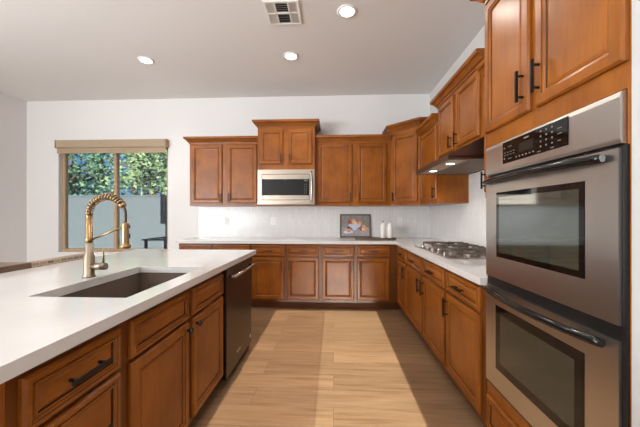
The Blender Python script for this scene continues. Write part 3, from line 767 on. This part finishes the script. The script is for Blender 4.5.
# ------------------------------------------------------------------ things on the worktop
r = thing('framed_picture', 'small framed fruit still life leaning on the white tile backsplash', 'picture', (0.33, 4.385, 0.916))
fw, fh, ft = 0.232, 0.352, 0.022
tilt = -math.radians(4)
b = MB(M_FRAMEG); bw = 0.022
b.box(-fw, fw, 0, ft, 0, bw, bev=0.003).box(-fw, fw, 0, ft, fh - bw, fh, bev=0.003).box(-fw, -fw + bw, 0, ft, bw, fh - bw, bev=0.003).box(fw - bw, fw, 0, ft, bw, fh - bw, bev=0.003)
fr = b.build('frame', r); fr.rotation_euler = (tilt, 0, 0)
def pm(n, c): return plain('painted_' + n, c, 0.6, noise=0.25, nscale=40)
P_BG, P_TB, P_BOWL, P_RED, P_PEACH, P_CREAM, P_DK = pm('grey', srgb(134, 130, 126)), pm('cloth', srgb(158, 150, 154)), pm('bowl', srgb(196, 198, 212)), pm('red', srgb(170, 72, 44)), pm('peach', srgb(212, 150, 116)), pm('cream', srgb(220, 196, 158)), pm('shadow', srgb(74, 62, 58))
b = MB(P_BG)
b.box(-fw + bw, fw - bw, 0.008, 0.014, 0.15, fh - bw); b.box(-fw + bw, fw - bw, 0.008, 0.014, bw, 0.15, P_TB)
lay = [0.0078]
def blob(cx, cz, rx, rz_, m, a0=0, a1=2 * PI):
    lay[0] -= 0.0002; n = 18
    b.face([(cx + rx * math.cos(a0 + (a1 - a0) * i / n), lay[0], cz + rz_ * math.sin(a0 + (a1 - a0) * i / n)) for i in range(n if a1 - a0 > 6 else n + 1)], m)
blob(-0.02, 0.145, 0.11, 0.02, P_DK); blob(-0.105, 0.082, 0.075, 0.022, P_BOWL); blob(-0.095, 0.105, 0.030, 0.032, P_PEACH)
for x, z_, m in ((-0.075, 0.225, P_RED), (-0.025, 0.245, P_PEACH), (0.025, 0.228, P_RED), (0.06, 0.222, P_PEACH), (-0.01, 0.218, P_CREAM)): blob(x, z_, 0.034, 0.034, m)
blob(-0.01, 0.205, 0.095, 0.075, P_BOWL, PI, 2 * PI); blob(-0.01, 0.125, 0.04, 0.012, P_BOWL)
for x, z_, m in ((0.085, 0.135, P_RED), (0.125, 0.13, P_CREAM), (0.165, 0.128, P_PEACH), (0.125, 0.165, P_PEACH)): blob(x, z_, 0.030, 0.030, m)
cv = b.build('painting', r); cv.rotation_euler = (tilt, 0, 0)
r = thing('serving_board', 'dark wooden serving board lying on the back worktop under two bottles', 'board', (0.585, 4.10, 0.9155))
pl = []
for i in range(28):
    a = 2 * PI * i / 28; cx, cy = math.cos(a), math.sin(a)
    pl.append((0.285 * (abs(cx) ** 0.55) * (1 if cx > 0 else -1), 0.12 * (abs(cy) ** 0.7) * (1 if cy > 0 else -1)))
MB(M_BOARD).prism(pl, 0, 0.020, axis='z').build('board', r)
for x, y, lab in ((0.692, 4.10, 'left hand white ceramic bottle standing on the dark wooden board'), (0.790, 4.105, 'right hand white ceramic bottle standing on the board, nearer the corner')):
    r = thing('bottle', lab, 'bottle', (x, y, 0.936), 0, 'white bottles on the serving board')
    MB(M_CERAM).lathe(0, 0, [(0.0001, 0), (0.036, 0), (0.038, 0.006), (0.038, 0.13), (0.034, 0.165), (0.018, 0.195), (0.014, 0.200), (0.014, 0.212), (0.0001, 0.212)], seg=24).build('body', r)
    b = MB(M_CHROME).lathe(0, 0, [(0.012, 0.212), (0.012, 0.222), (0.006, 0.224), (0.006, 0.238), (0.0001, 0.238)], seg=14)
    b.tube([(0, 0, 0.236), (-0.03, -0.01, 0.234)], 0.004, seg=8)
    b.build('pump', r)

# ------------------------------------------------------------------ outlets on the tile
for x, lab in ((-1.655, 'white wall outlet on the back tile, left one, under the left wall cabinet'), (-0.93, 'white wall outlet on the back tile below the microwave'), ( 1.00, 'white wall outlet on the back tile beside the room corner')):
    r = thing('wall_outlet', lab, 'outlet', (x, YW - 0.0082, 1.10), 0, 'outlets in the back tile')
    MB(M_WHITE).box(-0.037, 0.037, -0.006, 0, 0, 0.118, bev=0.002).build('cover_plate', r)
    b = MB(M_WHITE).box(-0.017, 0.017, -0.008, -0.006, 0.016, 0.102, bev=0.0008)
    for zz in (0.036, 0.076):
        b.box(-0.008, -0.006, -0.0084, -0.008, zz, zz + 0.010, M_BLACK); b.box(0.006, 0.008, -0.0084, -0.008, zz, zz + 0.010, M_BLACK)
    b.build('socket', r)

# ------------------------------------------------------------------ roller shade
r = thing('roller_shade', 'tan roller shade rolled up in its cassette above the back window', 'shade', (-3.50, YW - 0.001, 2.225))
MB(M_SHADE).box(-0.862, 0.905, -0.085, 0, 0.085, 0.205, bev=0.006).build('cassette', r)
MB(M_TAN).box(0.906, 0.918, -0.090, 0, 0.080, 0.208, bev=0.002).build('end_bracket', r)
MB(M_TAN).box(-0.875, -0.863, -0.090, 0, 0.080, 0.208, bev=0.002).build('end_bracket', r)
MB(M_SHADE).box(-0.87, 0.895, -0.050, -0.046, 0.012, 0.090).build('shade_fabric', r)
MB(M_TAN).box(-0.87, 0.895, -0.056, -0.040, 0.0, 0.014, bev=0.003).build('hem_bar', r)

# ------------------------------------------------------------------ ceiling lights and vent
def downlight(x, y, label, power=48):
    r = thing('recessed_light', label, 'ceiling light', (x, y, H - 0.012), 0, 'recessed ceiling lights')
    MB(M_WHITE).lathe(0, 0, [(0.062, 0.0115), (0.088, 0.0115), (0.088, 0.006), (0.078, 0.001), (0.064, 0.003), (0.062, 0.0115)], seg=28).build('trim_ring', r)
    MB(M_LAMP).lathe(0, 0, [(0.0001, 0.004), (0.0615, 0.004), (0.0615, 0.0112), (0.0001, 0.0112)], seg=28).build('lamp', r)
    ld = bpy.data.lights.new('recessed_lamp', 'SPOT'); lo = bpy.data.objects.new('recessed_lamp', ld); COL.objects.link(lo)
    ld.energy = power; ld.spot_size = math.radians(150); ld.spot_blend = 0.8; ld.shadow_soft_size = 0.06; ld.color = (1.0, 0.95, 0.87)
    lo.parent = r; lo.location = (0, 0, -0.003)
downlight(0.12, 2.60, 'round recessed ceiling light right of the vent, largest in view')
downlight(-0.487, 3.307, 'round recessed ceiling light above the back cabinets, below the vent in view')
downlight(-2.204, 3.314, 'round recessed ceiling light nearest the window, left in view')
for x, y in ((-2.2, 1.2), (-0.49, 1.0), (-2.2, -1.2), (0.12, -0.6), (-3.9, 1.2)):  # unseen lights added to brighten the room
    downlight(x, y, 'round recessed ceiling light added out of view for fill')
r = thing('ceiling_vent', 'white square ceiling air vent with slatted louvres', 'vent', (-0.452, 2.592, H - 0.014))
hw = 0.155
b = MB(M_WHITE); k = 0.022
b.box(-hw, hw, -hw, -hw + k, 0, 0.0135, bev=0.002).box(-hw, hw, hw - k, hw, 0, 0.0135, bev=0.002).box(-hw, -hw + k, -hw + k, hw - k, 0, 0.0135, bev=0.002).box(hw - k, hw, -hw + k, hw - k, 0, 0.0135, bev=0.002)
b.box(-0.065, -0.053, -hw + k, hw - k, 0, 0.0135).box(0.053, 0.065, -hw + k, hw - k, 0, 0.0135).box(-hw + k, hw - k, -0.012, 0.0, 0, 0.0135)
b.build('frame', r)
MB(M_BLACK).box(-hw + k, hw - k, -hw + k, hw - k, 0.0115, 0.0137).build('duct_opening', r)
def slats(x0, x1, y0, y1, along, n):
    for i in range(n):
        s = MB(M_WHITE)
        if along == 'x':
            y = y0 + (i + 0.5) * (y1 - y0) / n; s.prism([(y - 0.008, 0.001), (y - 0.006, 0.001), (y + 0.008, 0.0105), (y + 0.006, 0.0105)], x0, x1, axis='x')
        else:
            x = x0 + (i + 0.5) * (x1 - x0) / n; s.prism([(x - 0.007, 0.001), (x - 0.005, 0.001), (x + 0.007, 0.0105), (x + 0.005, 0.0105)], y0, y1, axis='y')
        s.build('slat', r)
e = hw - k
slats(-0.053, 0.053, 0.0, e, 'x', 4); slats(-0.053, 0.053, -e, -0.012, 'x', 5)
slats(-e, -0.065, 0.0, e, 'y', 4); slats(-e, -0.065, -e, -0.012, 'y', 4); slats(0.065, e, 0.0, e, 'y', 4); slats(0.065, e, -e, -0.012, 'y', 4)

# ------------------------------------------------------------------ outside the window
struct(MB(M_PAVE).box(-22, 6, YW + 0.16, 24, -0.16, -0.06).build('ground'))
o = MB(M_STUCCO).box(-20, -5.95, 10.0, 10.2, -0.06, 1.90).box(-20, -5.93, 9.97, 10.23, 1.90, 1.95).build('garden_wall')
tag(o, 'grey blue stucco garden wall outside the window, below the trees', 'garden wall')
o = MB(M_PALEST).box(-6.9, -3.0, 10.6, 10.8, -0.06, 1.80).box(-6.93, -2.97, 10.57, 10.83, 1.80, 1.85).build('garden_wall')
tag(o, 'pale wall just behind, seen past the end of the grey garden wall', 'garden wall')
def tree(x, y, hh, rad, label, mat, n, seed, trunk_r=0.14):
    q = random.Random(seed)
    r = thing('tree', label, 'tree', (x, y, -0.06), 0, 'trees beyond the garden wall')
    tb = MB(M_BARK)
    tb.tube([(0, 0, 0), (0.05, 0.02, hh * 0.25), (-0.06, 0.05, hh * 0.5), (0.08, 0, hh * 0.8)], [trunk_r, trunk_r * 0.8, trunk_r * 0.55, trunk_r * 0.2], seg=9)
    for k in range(9):
        a = q.uniform(0, 2 * PI); z0 = hh * q.uniform(0.2, 0.6); L = rad * q.uniform(0.5, 0.95)
        tb.tube([(0, 0, z0), (math.cos(a) * L * 0.5, math.sin(a) * L * 0.5, z0 + L * 0.35), (math.cos(a) * L, math.sin(a) * L, z0 + L * 0.55)], [trunk_r * 0.45, trunk_r * 0.3, trunk_r * 0.1], seg=6)
    tb.build('trunk', r)
    fb = MB(mat)
    cl = []
    while len(cl) < 60:
        u = Vector((q.uniform(-1, 1), q.uniform(-1, 1), q.uniform(-1, 1)))
        if u.length < 1: cl.append((u.x * (rad - 0.4), u.y * (rad - 0.5), hh * (0.60 + 0.36 * u.z), q.uniform(0.35, 0.7)))
    k = 0
    while k < n:
        cx, cy, cz, cr = q.choice(cl)
        p = Vector((q.gauss(cx, cr * 0.5), q.gauss(cy, cr * 0.5), q.gauss(cz, cr * 0.4)))
        if p.z < 0.8 or abs(p.x) > rad - 0.12 or abs(p.y) > rad - 0.12: continue
        u = Vector((q.gauss(0, 1), q.gauss(0, 1), q.gauss(0, 1))).normalized(); v = u.orthogonal().normalized()
        s1, s2 = q.uniform(0.06, 0.12), q.uniform(0.03, 0.06)
        fb.face([p - u * s1, p + v * s2, p + u * s1, p - v * s2]); k += 1
    fb.build('foliage', r)
tree(-11.9, 12.6, 5.4, 1.85, 'deep green tree left of the window mullion beyond the garden wall', M_LEAFD, 2800, 3)
tree(-8.1, 12.6, 5.6, 1.85, 'olive green leafy tree right of the window mullion beyond the garden wall', M_LEAF, 2800, 5)
tree(-12.6, 18.0, 7.0, 3.2, 'tall green tree farthest back, seen between the two nearer garden trees', M_LEAFD, 2800, 8)
# patio table
r = thing('patio_table', 'dark metal patio table outside, at the lower right of the window', 'table', (-3.47, 6.1, -0.06))
MB(M_PATIO).box(-0.42, 0.50, -0.40, 0.40, 0.79, 0.82, bev=0.006).build('tabletop', r)
for sx_ in (-0.36, 0.44):
    for sy_ in (-0.34, 0.34): MB(M_PATIO).box(sx_ - 0.022, sx_ + 0.022, sy_ - 0.022, sy_ + 0.022, 0, 0.79).build('leg', r)
